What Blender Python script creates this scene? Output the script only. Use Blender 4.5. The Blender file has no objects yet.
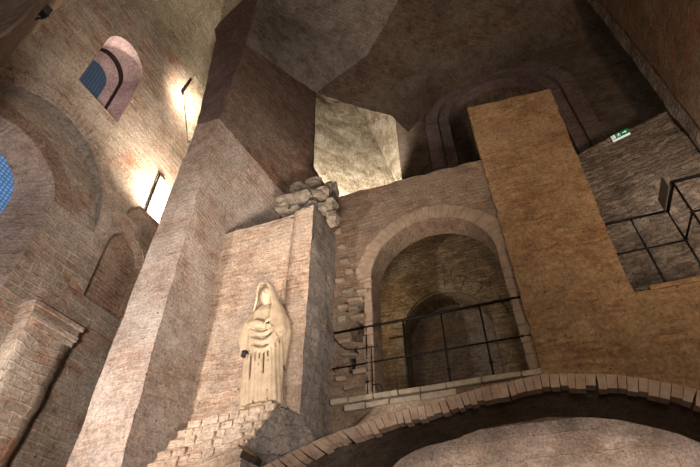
import bpy, bmesh, math, random
from mathutils import Vector, Matrix, noise
R = random.Random(7)
COL = bpy.context.scene.collection

# ---------------------------------------------------------------- camera frame
F = 467.0
PITCH, YAW = math.radians(41.2), math.radians(21.2)
EYE = Vector((0, 0, 1.6))
FW = Vector((-math.sin(YAW)*math.cos(PITCH), math.cos(YAW)*math.cos(PITCH), math.sin(PITCH)))
RT = Vector((math.cos(YAW), math.sin(YAW), 0))
UP = RT.cross(FW)

def at(px, py, X=None, Y=None, Z=None):
    """the point of a real plane (X=, Y= or Z=) seen at a measured spot of the photograph"""
    d = FW + RT*((px-350)/F) + UP*((233.5-py)/F)
    if X is not None: return EYE + d*(X/d.x)
    if Y is not None: return EYE + d*(Y/d.y)
    return EYE + d*((Z-1.6)/d.z)

# ---------------------------------------------------------------- materials
def rgb(r, g, b):
    f = lambda c: ((c/255)/12.92 if c/255 <= .04045 else ((c/255+.055)/1.055)**2.4)
    return (f(r), f(g), f(b), 1)

class NT:
    def __init__(s, m):
        m.use_nodes = True; s.t = m.node_tree; s.t.nodes.clear()
    def n(s, typ, **kw):
        nd = s.t.nodes.new(typ)
        for k, v in kw.items():
            if k in nd.inputs: nd.inputs[k].default_value = v
            else: setattr(nd, k, v)
        return nd
    def l(s, a, b): s.t.links.new(a, b)
    def ramp(s, fac, p0, p1, c0=(0,0,0,1), c1=(1,1,1,1)):
        r = s.n('ShaderNodeValToRGB'); e = r.color_ramp.elements
        e[0].position, e[1].position = p0, p1; e[0].color, e[1].color = c0, c1
        s.l(fac, r.inputs[0]); return r.outputs[0]
    def mix(s, fac, a, b, mode='MIX'):
        m = s.n('ShaderNodeMix', data_type='RGBA', blend_type=mode)
        for v, i in ((fac, 0), (a, 6), (b, 7)):
            if hasattr(v, 'is_linked'): s.l(v, m.inputs[i])
            else: m.inputs[i].default_value = v
        return m.outputs[2]

def masonry(name, c1, c2, mortar, wash, bw=.28, bh=.07, ms=.012, wash_amt=.5, wash_scale=1.2, bump=.6,
            dark=(.35, .3, .27, 1), dark_amt=.35, warp=.03, grain=.5, third=None):
    m = bpy.data.materials.new(name); t = NT(m)
    out = t.n('ShaderNodeOutputMaterial'); b = t.n('ShaderNodeBsdfPrincipled', Roughness=.92)
    b.inputs['Specular IOR Level'].default_value = .15
    uv = t.n('ShaderNodeUVMap'); tc = t.n('ShaderNodeTexCoord')
    ob = tc.outputs['Object']
    nw = t.n('ShaderNodeTexNoise', Scale=2.3, Detail=3.0); t.l(ob, nw.inputs['Vector'])
    nw2 = t.n('ShaderNodeTexNoise', Scale=14.0, Detail=2.0); t.l(ob, nw2.inputs['Vector'])
    def warped(src, tex, amt):
        s1 = t.n('ShaderNodeVectorMath', operation='SUBTRACT'); s1.inputs[1].default_value = (.5, .5, .5)
        t.l(tex.outputs['Color'], s1.inputs[0])
        s2 = t.n('ShaderNodeVectorMath', operation='SCALE'); s2.inputs['Scale'].default_value = amt
        t.l(s1.outputs[0], s2.inputs[0])
        s3 = t.n('ShaderNodeVectorMath', operation='ADD'); t.l(src, s3.inputs[0]); t.l(s2.outputs[0], s3.inputs[1])
        return s3.outputs[0]
    v = warped(warped(uv.outputs[0], nw, warp*4), nw2, warp)
    br = t.n('ShaderNodeTexBrick', Scale=1.0)
    br.inputs['Brick Width'].default_value = bw; br.inputs['Row Height'].default_value = bh
    br.inputs['Mortar Size'].default_value = ms; br.inputs['Mortar Smooth'].default_value = .4
    br.inputs['Color1'].default_value = c1; br.inputs['Color2'].default_value = c2; br.inputs['Mortar'].default_value = mortar
    t.l(v, br.inputs['Vector'])
    col = br.outputs['Color']
    # tint from block to block
    vo = t.n('ShaderNodeMapping'); vo.inputs['Scale'].default_value = (1/bw, 1/bh, 1); t.l(v, vo.inputs[0])
    vv = t.n('ShaderNodeTexVoronoi', Scale=1.0); t.l(vo.outputs[0], vv.inputs['Vector'])
    sep = t.n('ShaderNodeSeparateColor'); t.l(vv.outputs['Color'], sep.inputs[0])
    tint = t.ramp(sep.outputs[0], .0, 1.0, (.78, .77, .76, 1), (1.15, 1.15, 1.15, 1))
    col = t.mix(.75, col, tint, 'MULTIPLY')
    if third:
        f3 = t.ramp(sep.outputs[1], .72, .8); col = t.mix(f3, col, third)
    # weathering that follows the courses
    sm_ = t.n('ShaderNodeMapping'); sm_.inputs['Scale'].default_value = (1.1/bw, 1.0/bh, 1); t.l(v, sm_.inputs[0])
    ns = t.n('ShaderNodeTexNoise', Scale=1.0, Detail=5.0, Roughness=.75); t.l(sm_.outputs[0], ns.inputs['Vector'])
    col = t.mix(.8, col, t.ramp(ns.outputs[0], .34, .68, (.6, .58, .56, 1), (1.22, 1.2, 1.17, 1)), 'MULTIPLY')
    sm2 = t.n('ShaderNodeMapping'); sm2.inputs['Scale'].default_value = (.5/bw, .33/bh, 1); sm2.inputs['Location'].default_value = (7, 3, 1); t.l(v, sm2.inputs[0])
    ns2 = t.n('ShaderNodeTexNoise', Scale=1.0, Detail=8.0, Roughness=.8); t.l(sm2.outputs[0], ns2.inputs['Vector'])
    f2 = t.n('ShaderNodeMath', operation='MULTIPLY'); f2.inputs[1].default_value = .75; t.l(t.ramp(ns2.outputs[0], .5, .64), f2.inputs[0])
    col = t.mix(f2.outputs[0], col, mortar)
    # lime wash / old render in ragged patches
    n1 = t.n('ShaderNodeTexNoise', Scale=wash_scale, Detail=7.0, Roughness=.68); t.l(ob, n1.inputs['Vector'])
    col = t.mix(t.ramp(n1.outputs[0], .62-.35*wash_amt, .72-.2*wash_amt), col, wash)
    # grime
    n2 = t.n('ShaderNodeTexNoise', Scale=2.1, Detail=8.0, Roughness=.72, Distortion=.6); t.l(ob, n2.inputs['Vector'])
    gd = t.ramp(n2.outputs[0], .48, .72); gm = t.n('ShaderNodeMath', operation='MULTIPLY'); gm.inputs[1].default_value = dark_amt
    t.l(gd, gm.inputs[0]); col = t.mix(gm.outputs[0], col, dark, 'MULTIPLY')
    n6 = t.n('ShaderNodeTexNoise', Scale=4.5, Detail=9.0, Roughness=.78, Distortion=.3); t.l(ob, n6.inputs['Vector'])
    col = t.mix(.9, col, t.ramp(n6.outputs[0], .3, .7, (.62, .61, .6, 1), (1.28, 1.27, 1.25, 1)), 'MULTIPLY')
    n7 = t.n('ShaderNodeTexNoise', Scale=17.0, Detail=3.0, Roughness=.6); t.l(ob, n7.inputs['Vector'])
    col = t.mix(t.ramp(n7.outputs[0], .66, .72), col, (.25, .2, .17, 1), 'MULTIPLY')
    n3 = t.n('ShaderNodeTexNoise', Scale=26.0, Detail=5.0, Roughness=.7); t.l(ob, n3.inputs['Vector'])
    g3 = t.ramp(n3.outputs[0], .3, .7, (1-grain, 1-grain, 1-grain, 1), (1+.4*grain, 1+.4*grain, 1+.4*grain, 1))
    col = t.mix(1.0, col, g3, 'MULTIPLY')
    t.l(col, b.inputs['Base Color'])
    # relief
    h = t.n('ShaderNodeMath', operation='MULTIPLY_ADD'); t.l(br.outputs['Fac'], h.inputs[0]); h.inputs[1].default_value = -.9
    n4 = t.n('ShaderNodeTexNoise', Scale=11.0, Detail=7.0, Roughness=.7); t.l(ob, n4.inputs['Vector']); t.l(n4.outputs[0], h.inputs[2])
    bp = t.n('ShaderNodeBump', Strength=bump, Distance=.035); t.l(h.outputs[0], bp.inputs['Height'])
    t.l(bp.outputs[0], b.inputs['Normal']); t.l(b.outputs[0], out.inputs[0])
    return m

def stone(name, c1, c2, rough=.9, scale=6, bump=.4, metal=0):
    m = bpy.data.materials.new(name); t = NT(m)
    out = t.n('ShaderNodeOutputMaterial'); b = t.n('ShaderNodeBsdfPrincipled', Roughness=rough, Metallic=metal)
    b.inputs['Specular IOR Level'].default_value = .2
    tc = t.n('ShaderNodeTexCoord'); n1 = t.n('ShaderNodeTexNoise', Scale=scale, Detail=8.0, Roughness=.7)
    t.l(tc.outputs['Object'], n1.inputs['Vector'])
    t.l(t.ramp(n1.outputs[0], .3, .7, c1, c2), b.inputs['Base Color'])
    bp = t.n('ShaderNodeBump', Strength=bump, Distance=.02); t.l(n1.outputs[0], bp.inputs['Height'])
    t.l(bp.outputs[0], b.inputs['Normal']); t.l(b.outputs[0], out.inputs[0])
    return m

def glow(name, c, strength, grid=False):
    m = bpy.data.materials.new(name); t = NT(m)
    out = t.n('ShaderNodeOutputMaterial'); b = t.n('ShaderNodeBsdfPrincipled', Roughness=.4)
    b.inputs['Base Color'].default_value = c; b.inputs['Emission Color'].default_value = c
    b.inputs['Emission Strength'].default_value = strength
    if grid:
        uv = t.n('ShaderNodeUVMap'); br = t.n('ShaderNodeTexBrick', Scale=1.0, offset=0.0)
        br.inputs['Brick Width'].default_value = .06; br.inputs['Row Height'].default_value = .06
        br.inputs['Mortar Size'].default_value = .009
        br.inputs['Color1'].default_value = c; br.inputs['Color2'].default_value = tuple(x*.75 for x in c[:3])+(1,)
        br.inputs['Mortar'].default_value = tuple(x*.3 for x in c[:3])+(1,)
        t.l(uv.outputs[0], br.inputs['Vector']); t.l(br.outputs[0], b.inputs['Base Color']); t.l(br.outputs[0], b.inputs['Emission Color'])
    t.l(b.outputs[0], out.inputs[0]); return m

M = dict(
 left = masonry('left_wall_masonry', rgb(158,140,122), rgb(142,122,104), rgb(168,152,136), rgb(166,150,134), .42, .13, .014, .6, .9, .55, third=rgb(150,114,94)),
 pierl = masonry('pinkish_limewashed_brick', rgb(166,142,126), rgb(152,124,108), rgb(174,156,142), rgb(174,159,146), .3, .075, .01, .68, 1.1, .4, dark_amt=.3),
 statue_wall = masonry('pale_rose_brick', rgb(184,160,138), rgb(172,140,118), rgb(190,170,150), rgb(190,168,147), .3, .085, .01, .6, 1.3, .5, dark_amt=.25),
 grey_side = masonry('grey_rough_mortar', rgb(138,125,114), rgb(120,107,97), rgb(130,119,110), rgb(136,125,116), .4, .2, .012, .9, 2.0, 1.0, dark_amt=.6, warp=.06),
 brownw = masonry('brown_arch_brick', rgb(136,114,96), rgb(122,98,82), rgb(134,114,98), rgb(128,110,94), .3, .08, .01, .5, 1.2, .5, dark_amt=.4),
 orange = masonry('ochre_brick', rgb(158,126,92), rgb(144,112,80), rgb(158,130,98), rgb(154,124,92), .3, .065, .007, .5, 1.4, .5, dark_amt=.4, third=rgb(142,104,74)),
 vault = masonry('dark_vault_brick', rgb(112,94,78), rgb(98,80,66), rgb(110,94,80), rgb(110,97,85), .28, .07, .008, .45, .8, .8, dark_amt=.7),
 vault2 = masonry('brown_pier_brick', rgb(136,112,94), rgb(118,94,78), rgb(130,112,96), rgb(128,110,96), .28, .07, .01, .5, .9, .8, dark_amt=.6, third=rgb(128,90,70)),
 greyweb = masonry('grey_plastered_vault', rgb(136,121,108), rgb(120,104,92), rgb(138,124,112), rgb(138,127,117), .28, .07, .008, .6, .7, .8, dark_amt=.7),
 purple = masonry('mauve_brick', rgb(122,102,96), rgb(108,88,84), rgb(116,98,92), rgb(120,103,98), .28, .07, .01, .6, .8, .5),
 tan = masonry('tan_vault_plaster', rgb(158,142,118), rgb(142,125,102), rgb(152,137,113), rgb(156,142,120), .3, .08, .007, .8, 1.0, .6, dark_amt=.4),
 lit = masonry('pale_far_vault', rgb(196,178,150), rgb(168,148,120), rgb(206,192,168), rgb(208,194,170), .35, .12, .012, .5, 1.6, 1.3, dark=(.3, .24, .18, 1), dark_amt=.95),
 exitw = masonry('rough_rubble_wall', rgb(140,122,106), rgb(108,93,81), rgb(112,99,87), rgb(128,113,99), .26, .1, .02, .3, 2.4, 1.1, dark_amt=.6, warp=.05, third=rgb(146,130,114)),
 rightw = masonry('reddish_brown_brick', rgb(134,106,82), rgb(116,90,68), rgb(124,102,80), rgb(120,98,76), .28, .065, .01, .4, 1.1, .9, dark_amt=.5, third=rgb(128,88,66)),
 pink = masonry('rose_lower_wall', rgb(168,142,124), rgb(154,127,109), rgb(168,146,129), rgb(168,147,132), .5, .3, .006, .95, 1.6, .7, dark_amt=.5),
 niche = masonry('reddish_niche_brick', rgb(158,128,108), rgb(144,108,88), rgb(164,144,126), rgb(158,136,118), .28, .07, .012, .4, 1.4, .6),
 reveal2 = masonry('rose_splay_brick', rgb(164,141,128), rgb(152,126,112), rgb(168,150,137), rgb(168,148,137), .3, .08, .01, .6, 1.4, .6),
 inner = masonry('ochre_inner_brick', rgb(132,112,84), rgb(102,84,62), rgb(116,98,76), rgb(128,113,92), .32, .07, .01, .3, 1.3, .9, dark_amt=.85, warp=.05),
 reveal = masonry('pink_plaster_reveal', rgb(178,150,146), rgb(164,134,130), rgb(174,150,146), rgb(182,158,154), .5, .3, .006, .9, 1.5, .4, dark_amt=.4),
 sill = stone('pale_ledge_stone', rgb(124,110,95), rgb(170,154,132), scale=8),
 brick = stone('arch_brick', rgb(128,104,88), rgb(182,156,134), scale=5),
 voussoir = stone('arch_stone', rgb(112,93,77), rgb(148,127,107), scale=6),
 rubble = stone('grey_rubble', rgb(88,78,68), rgb(138,124,107), scale=9, bump=.9),
 dark = stone('painted_hollow_shade', rgb(34,28,24), rgb(56,46,38), scale=7),  # shade of hollows put into the colour
 statue = stone('ivory_limestone', rgb(150,129,104), rgb(182,160,133), scale=9, bump=.25),
 iron = stone('black_iron', rgb(24,22,22), rgb(40,36,34), .55, 30, .2, .6),
 panel = stone('grey_plate', rgb(92,84,78), rgb(110,100,92), .7, 5, .1),
 blackplastic = stone('black_plastic', rgb(14,14,15), rgb(22,22,24), .5, 20, .05),
 white = glow('sign_white', rgb(235,245,238), .25), green = glow('sign_green', rgb(0,110,70), .22),
 lens = stone('lamp_glass', rgb(60,60,58), rgb(80,80,78), .15, 5, .0),
 pane1 = glow('dusk_blue_pane', rgb(60,80,100), .5, True), pane2 = glow('bright_blue_pane', rgb(92,132,180), .9, True),
 floor = stone('stone_floor', rgb(110,96,84), rgb(140,124,108), scale=2),
)

# ---------------------------------------------------------------- mesh helpers
def wob(p, amp):
    if not amp: return p
    a = noise.noise_vector(p*1.7)*amp + noise.noise_vector(p*6.5)*amp*.7 + noise.noise_vector(p*15)*amp*.35
    return p + a

class MB:
    """collects faces with metric UVs, links them as ONE mesh object"""
    def __init__(s): s.bm = bmesh.new(); s.uv = s.bm.loops.layers.uv.new('UVMap')
    def face(s, pts, uvs=None, smooth=False):
        vs = [s.bm.verts.new(p) for p in pts]
        try: f = s.bm.faces.new(vs)
        except ValueError: return None
        f.smooth = smooth
        if uvs is None:
            f.normal_update(); n = f.normal
            if abs(n.z) > .75: uvs = [(p[0], p[1]) for p in pts]
            else:
                h = Vector((-n.y, n.x, 0)).normalized(); uvs = [(Vector(p).dot(h), p[2]) for p in pts]
        for l, u in zip(f.loops, uvs): l[s.uv].uv = u
        return f
    def patch(s, a, b, c, d, step=.16, amp=.02, uvmode=None):
        """bilinear sheet a-b (bottom) d-c (top)"""
        a, b, c, d = map(Vector, (a, b, c, d))
        w = max((b-a).length, (c-d).length); h = max((d-a).length, (c-b).length)
        nu, nv = max(1, int(w/step)), max(1, int(h/step))
        g = {}; uv = {}
        for i in range(nu+1):
            for j in range(nv+1):
                u, v = i/nu, j/nv
                p = a.lerp(b, u).lerp(d.lerp(c, u), v); g[i, j] = s.bm.verts.new(wob(p, amp))
                uv[i, j] = (u*w, p.z if uvmode == 'z' else v*h)
        for i in range(nu):
            for j in range(nv):
                k = [(i, j), (i+1, j), (i+1, j+1), (i, j+1)]
                f = s.bm.faces.new([g[q] for q in k]); f.smooth = True
                for l, q in zip(f.loops, k): l[s.uv].uv = uv[q]
    def grid(s, rows, amp=.02, sub=4):
        """sheet through rows of points (same count each), Catmull-free linear refinement"""
        def dens(pts):
            o = []
            for a, b in zip(pts, pts[1:]): o += [a.lerp(b, k/sub) for k in range(sub)]
            return o + [pts[-1]]
        rows = [dens([Vector(p) for p in r]) for r in rows]
        cols = [dens(list(c)) for c in zip(*rows)]
        n, m = len(cols), len(cols[0])
        U = [0]; V = [0]
        for i in range(1, n): U.append(U[-1] + (cols[i][m//2]-cols[i-1][m//2]).length)
        for j in range(1, m): V.append(V[-1] + (cols[n//2][j]-cols[n//2][j-1]).length)
        vs = [[s.bm.verts.new(wob(p, amp)) for p in c] for c in cols]
        for i in range(n-1):
            for j in range(m-1):
                f = s.bm.faces.new((vs[i][j], vs[i+1][j], vs[i+1][j+1], vs[i][j+1])); f.smooth = True
                for l, (x, y) in zip(f.loops, ((i, j), (i+1, j), (i+1, j+1), (i, j+1))): l[s.uv].uv = (U[x], V[y])
    def box(s, c, size, rot=None, jit=0, rnd=None, bev=0):
        rnd = rnd or R
        b2 = bmesh.new(); bmesh.ops.create_cube(b2, size=1)
        for v in b2.verts:
            v.co = Vector((v.co.x*size[0], v.co.y*size[1], v.co.z*size[2])) + Vector((rnd.uniform(-jit, jit), rnd.uniform(-jit, jit), rnd.uniform(-jit, jit)))
        if bev: bmesh.ops.bevel(b2, geom=b2.edges[:], offset=bev, segments=2, affect='EDGES', profile=.5)
        for f in b2.faces:
            pts = [(rot @ v.co if rot else v.co) + Vector(c) for v in f.verts]; s.face(pts)
        b2.free()
    def rock(s, c, size, seed, rot=0):
        b2 = bmesh.new(); bmesh.ops.create_icosphere(b2, subdivisions=3, radius=1)
        rm = Matrix.Rotation(rot, 3, 'Y')
        for f in b2.faces:
            pts = []
            for v in f.verts:
                p = v.co.normalized(); q = Vector([math.copysign(abs(k)**.55, k) for k in p]); q *= .62+.24*noise.noise(p*1.6+Vector((seed*3.1, seed, 0)))+.1*noise.noise(p*5+Vector((seed, 0, seed)))
                pts.append(rm @ Vector((q.x*size[0], q.y*size[1], q.z*size[2])) + Vector(c))
            s.face(pts, smooth=False)
        b2.free()
    def tube(s, pts, r, n=8):
        pts = [Vector(p) for p in pts]; rings = []
        for i, p in enumerate(pts):
            d = (pts[min(i+1, len(pts)-1)]-pts[max(i-1, 0)]).normalized()
            a = d.cross(Vector((0, 0, 1))) if abs(d.z) < .9 else d.cross(Vector((1, 0, 0)))
            a.normalize(); b = d.cross(a); rr = r(i/(len(pts)-1)) if callable(r) else r
            rings.append([s.bm.verts.new(p + (a*math.cos(2*math.pi*k/n)+b*math.sin(2*math.pi*k/n))*rr) for k in range(n)])
        for r0, r1 in zip(rings, rings[1:]):
            for k in range(n):
                f = s.bm.faces.new((r0[k], r0[(k+1) % n], r1[(k+1) % n], r1[k])); f.smooth = True
        for q in (rings[0][::-1], rings[-1]): s.bm.faces.new(q)
    def build(s, name, mat, parent=None, weld=True, kind=None, label=None, cat=None, group=None):
        if weld: bmesh.ops.remove_doubles(s.bm, verts=s.bm.verts, dist=.0004)
        bmesh.ops.recalc_face_normals(s.bm, faces=s.bm.faces)
        me = bpy.data.meshes.new(name); s.bm.to_mesh(me); s.bm.free(); me.materials.append(mat)
        o = bpy.data.objects.new(name, me); COL.objects.link(o)
        if parent: o.parent = parent
        tag(o, label, cat, group, kind); return o

def tag(o, label=None, cat=None, group=None, kind=None):
    for k, v in (('label', label), ('category', cat), ('group', group), ('kind', kind)):
        if v: o[k] = v
    return o

def empty(name, loc, label, cat, group=None, kind=None):
    o = bpy.data.objects.new(name, None); COL.objects.link(o); o.location = loc; o.empty_display_size = .1
    return tag(o, label, cat, group, kind)

def keep(o, parent):
    """parent keeping world position (parents are only moved, never turned)"""
    o.parent = parent; o.matrix_parent_inverse = Matrix.Translation(-Vector(parent.location)); return o

def wall_sheet(mb, fr, outline, holes, jit=0):
    """flat face in frame fr(u,v)->world with holes; returns nothing"""
    b2 = bmesh.new(); es = []
    for ring in [outline]+holes:
        vs = [b2.verts.new((u, v, 0)) for u, v in ring]
        es += [b2.edges.new((vs[i], vs[(i+1) % len(vs)])) for i in range(len(vs))]
    bmesh.ops.triangle_fill(b2, use_beauty=True, use_dissolve=False, edges=es, normal=(0, 0, 1))
    bmesh.ops.triangulate(b2, faces=b2.faces)
    for f in b2.faces:
        uv = [(v.co.x, v.co.y) for v in f.verts]
        mb.face([fr(*q) for q in uv], uv)
    b2.free()

def band(mb, fr0, fr1, r0, r1, closed=True):
    """strip between ring r0 in frame fr0 and ring r1 in fr1 (reveals, soffits, splays)"""
    n = len(r0); d = 0
    for i in range(n if closed else n-1):
        j = (i+1) % n
        a, b, c, e = Vector(fr0(*r0[i])), Vector(fr0(*r0[j])), Vector(fr1(*r1[j])), Vector(fr1(*r1[i]))
        L = (b-a).length; w = (e-a).length
        mb.face([a, b, c, e], [(0, d), (0, d+L), (w, d+L), (w, d)], smooth=False); d += L

def arch_ring(u0, u1, v0, spring, n=28, rise=None):
    """closed outline of a round-headed opening, anticlockwise from bottom left"""
    c, r = (u0+u1)/2, (u1-u0)/2; rise = rise or r
    return [(u0, v0), (u1, v0)] + [(c+r*math.cos(math.pi*k/n), spring+rise*math.sin(math.pi*k/n)) for k in range(n+1)]

def fx(X): return lambda u, v: Vector((X, u, v))      # plane facing along X: (Y, Z)
def fy(Y): return lambda u, v: Vector((u, Y, v))      # plane facing along Y: (X, Z)

def smooth_path(pts, n=10):
    pts = [Vector(p) for p in pts]; o = []
    for i in range(len(pts)-1):
        p0, p1, p2, p3 = pts[max(i-1, 0)], pts[i], pts[i+1], pts[min(i+2, len(pts)-1)]
        for k in range(n):
            t = k/n; o.append(.5*((2*p1)+(p2-p0)*t+(2*p0-5*p1+4*p2-p3)*t*t+(3*p1-p0-3*p2+p3)*t**3))
    return o+[pts[-1]]
def ragged(pts, step=.12, amp=.02, rnd=None):
    rnd = rnd or R; o = []
    for (a, b), (c, d) in zip(pts, pts[1:]+pts[:1]):
        n = max(1, int(math.hypot(c-a, d-b)/step))
        for k in range(n): o.append((a+(c-a)*k/n+(rnd.uniform(-amp, amp) if k else 0), b+(d-b)*k/n+(rnd.uniform(-amp, amp) if k else 0)))
    return o

# ================================================================ SETTING
# ---- floor
mb = MB(); mb.patch((-7, -4, 0), (5, -4, 0), (5, 9.4, 0), (-7, 9.4, 0), 1, 0); mb.build('floor', M['floor'], kind='structure')

# ---- left wall  (plane X=-6, faces +X)
XL = -6.0
W1 = arch_ring(2.36, 3.32, 9.0, 10.45, 24, .58)         # upper window
W2 = arch_ring(1.25, 3.84, 4.6, 6.72, 32, 1.42)         # big splayed window
NI = arch_ring(4.13, 4.97, 5.62, 6.68, 20, .42)         # small brick niche
PK = [(4.27, 11.55), (4.36, 11.45), (4.72, 14.1), (4.64, 14.2)]
mb = MB()
wall_sheet(mb, fx(XL), [(-4, 0), (7.2, 0), (7.2, 14.6), (-4, 14.6)], [W1, W2, NI, PK])
band(mb, fx(XL), fx(XL-.35), PK, PK); wall_sheet(mb, fx(XL-.35), PK, [])
wl = mb.build('wall_left', M['left'], kind='structure', label='tall left wall of patched stone and brick with two arched windows', weld=True)
# niche: brick back and dark head
mb = MB(); band(mb, fx(XL), fx(XL-.16), NI, NI); wall_sheet(mb, fx(XL-.16), NI, [])
mb.build('niche_surround_trim', M['niche'], kind='structure', label='small blind brick arch low on the left wall beside the pier')
# window 1
def window(name, ring, deep, c, k1, k2, panemat, lab):
    cu, cv = c
    sc = lambda r, k: [(cu+(u-cu)*k, cv+(v-cv)*k) for u, v in r]
    mb = MB(); r1 = sc(ring, k1); band(mb, fx(XL), fx(XL-deep*.6), ring, r1)
    o = mb.build(name, M['reveal'], kind='structure', label=lab)
    r1b = sc(ring, k1*.96)
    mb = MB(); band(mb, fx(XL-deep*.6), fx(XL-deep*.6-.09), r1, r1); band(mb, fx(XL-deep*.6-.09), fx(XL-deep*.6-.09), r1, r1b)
    mb.build('window_groove', M['dark'], o)  # groove's shade put into its dark colour
    mb = MB(); r2 = sc(ring, k2); band(mb, fx(XL-deep*.6-.09), fx(XL-deep), r1b, r2)
    mb.build('window_frame', M['reveal'], o)
    mb = MB(); wall_sheet(mb, fx(XL-deep), r2, []); mb.build('window_pane', panemat, o)
    return o
window('window_1', W1, .55, (2.62, 9.7), .82, .6, M['pane1'], 'small upper arched window with pink splayed reveal and dusky blue pane')
# window 2: a shallow leaning recess under a big arch, with the glazed opening inside it
tilt = lambda u, v: Vector((XL-.3*max(0, (v-6.6)/1.4), u, v))
wc, wr, ws = 2.22, .82, 6.6
inner_r = [(wc+wr*math.cos(math.pi*k/32), ws+wr*1.0*math.sin(math.pi*k/32)) for k in range(33)]
arc = W2[2:]
mb = MB()
for k in range(32):
    q = [arc[k], arc[k+1], inner_r[k+1], inner_r[k]]
    for j in range(6):
        L_ = lambda p, r, t: (p[0]+(r[0]-p[0])*t, p[1]+(r[1]-p[1])*t)
        qq = [L_(q[0], q[3], j/6), L_(q[1], q[2], j/6), L_(q[1], q[2], (j+1)/6), L_(q[0], q[3], (j+1)/6)]
        mb.face([wob(tilt(*p), .02) for p in qq], qq)
for u0, u1 in ((1.25, wc-wr), (wc+wr, 3.84)):
    mb.patch((XL, u0, 4.6), (XL, u1, 4.6), (XL, u1, 6.66), (XL, u0, 6.66), .2, .012, 'z')
o2 = mb.build('window_2', M['left'], kind='structure', label='large lower arched window at the left edge with bright blue pane')
mb = MB(); band(mb, fx(XL), tilt, arc, arc, False); mb.build('arch_soffit', M['grey_side'], o2)
ro = [(wc-wr, 4.6), (wc+wr, 4.6)]+inner_r; k_ = .57/wr
ri = [(wc-.57, 4.6), (wc+.57, 4.6)]+[(wc+.57*math.cos(math.pi*k/32), 6.62+.6*math.sin(math.pi*k/32)) for k in range(33)]
mb = MB(); band(mb, tilt, fx(XL-.62), ro, ri); mb.build('window_frame', M['reveal2'], o2)
mb = MB(); wall_sheet(mb, fx(XL-.62), ri, []); mb.build('window_pane', M['pane2'], o2)
# brick relieving ring over window 2 (broken, dark and rough)
def ring_trim(name, fr0, fr1, cu, cv, r0, r1, a0, a1, n, mat, lab, jit=.012, squash=1):
    mb = MB()
    for k in range(n):
        t0 = a0+(a1-a0)*(k+.03)/n; t1 = a0+(a1-a0)*(k+.97)/n
        ra, rb = r0+R.uniform(0, jit*.6), r1+R.uniform(-jit, jit)*2; off = R.uniform(0, jit)
        q = [(cu+ra*math.cos(t0), cv+squash*ra*math.sin(t0)), (cu+rb*math.cos(t0), cv+squash*rb*math.sin(t0)), (cu+rb*math.cos(t1), cv+squash*rb*math.sin(t1)), (cu+ra*math.cos(t1), cv+squash*ra*math.sin(t1))]
        A = [fr0(*p) for p in q]; B = [fr1(*p) for p in q]
        d = (Vector(B[0])-Vector(A[0])).normalized()*off; B = [Vector(b)+d for b in B]
        mb.face(A); mb.face(B)
        for i in range(4): mb.face([A[i], A[(i+1) % 4], B[(i+1) % 4], B[i]])
    return mb.build(name, mat, kind='structure', label=lab, weld=False)
ring_trim('arch_trim', fx(XL-.1), fx(XL+.035), 2.545, 6.72, 1.3, 1.52, .05, math.pi-.1, 44, M['left'], 'brick ring around the large window at the left edge', squash=1.1)
ring_trim('arch_trim', lambda u, v: tilt(u, v)+Vector((-.05, 0, 0)), lambda u, v: tilt(u, v)+Vector((.025, 0, 0)), wc, ws, wr, wr+.3, .05, math.pi-.05, 30, M['niche'], 'reddish brick ring close around the bright blue pane')
ring_trim('arch_trim', fx(XL-.05), fx(XL+.03), 4.55, 6.68, .43, .56, .1, math.pi-.1, 14, M['left'], 'ring of bricks over the small blind arch beside the pier', squash=1)
# vertical slab beside the lamp, ledge it stands on
mb = MB(); mb.box((XL+.12, 5.2, 7.5), (.3, 1.9, .12), None, .02, bev=.015); mb.build('ledge_sill', M['brownw'], kind='structure', label='small brick ledge under the bright patch beside the left pier')

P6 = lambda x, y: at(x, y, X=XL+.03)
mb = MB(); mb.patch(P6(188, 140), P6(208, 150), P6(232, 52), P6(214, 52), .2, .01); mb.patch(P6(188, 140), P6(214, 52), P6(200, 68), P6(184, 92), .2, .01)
mb.build('lit_patch_trim', M['lit'], kind='structure', label='pale sheet painting the lit patch of wall beside the pier, below the tan vault')  # pale colour stands in for light falling on the wall
# quarter vault above the left wall
rows = []
for k in range(9):
    a = k/8*math.pi/2; rows.append([(XL+2.2*(1-math.cos(a)), y, 12.3+2.6*math.sin(a)) for y in (0, 2.3, 4.6, 7.2)])
mb = MB(); mb.grid(rows, .02, 3); mb.build('ceiling_left', M['tan'], kind='structure', label='tan plaster vault rising from the left wall')

# near pilaster, top left corner
mb = MB()
e1, e2 = at(20, 19, X=-4.2), at(30, 36, X=-6.0)
p0, p1, p2 = Vector((-6.4, e1.y, 0)), Vector((-4.2, e1.y, 0)), Vector((-6.0, e2.y, 0)); p3 = Vector((-6.3, e2.y+.02, 0))
for a, b in ((p0, p1), (p1, p2), (p2, p3)): mb.patch(a+Vector((0, 0, 5.6)), b+Vector((0, 0, 5.6)), b+Vector((0, 0, 16)), a+Vector((0, 0, 16)), .16, .02, 'z')
mb.face([q+Vector((0, 0, 5.6)) for q in (p0, p1, p2, p3)])
mb.build('pillar_near', M['brownw'], kind='structure', label='near pillar cut by the top left corner of the view')

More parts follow.
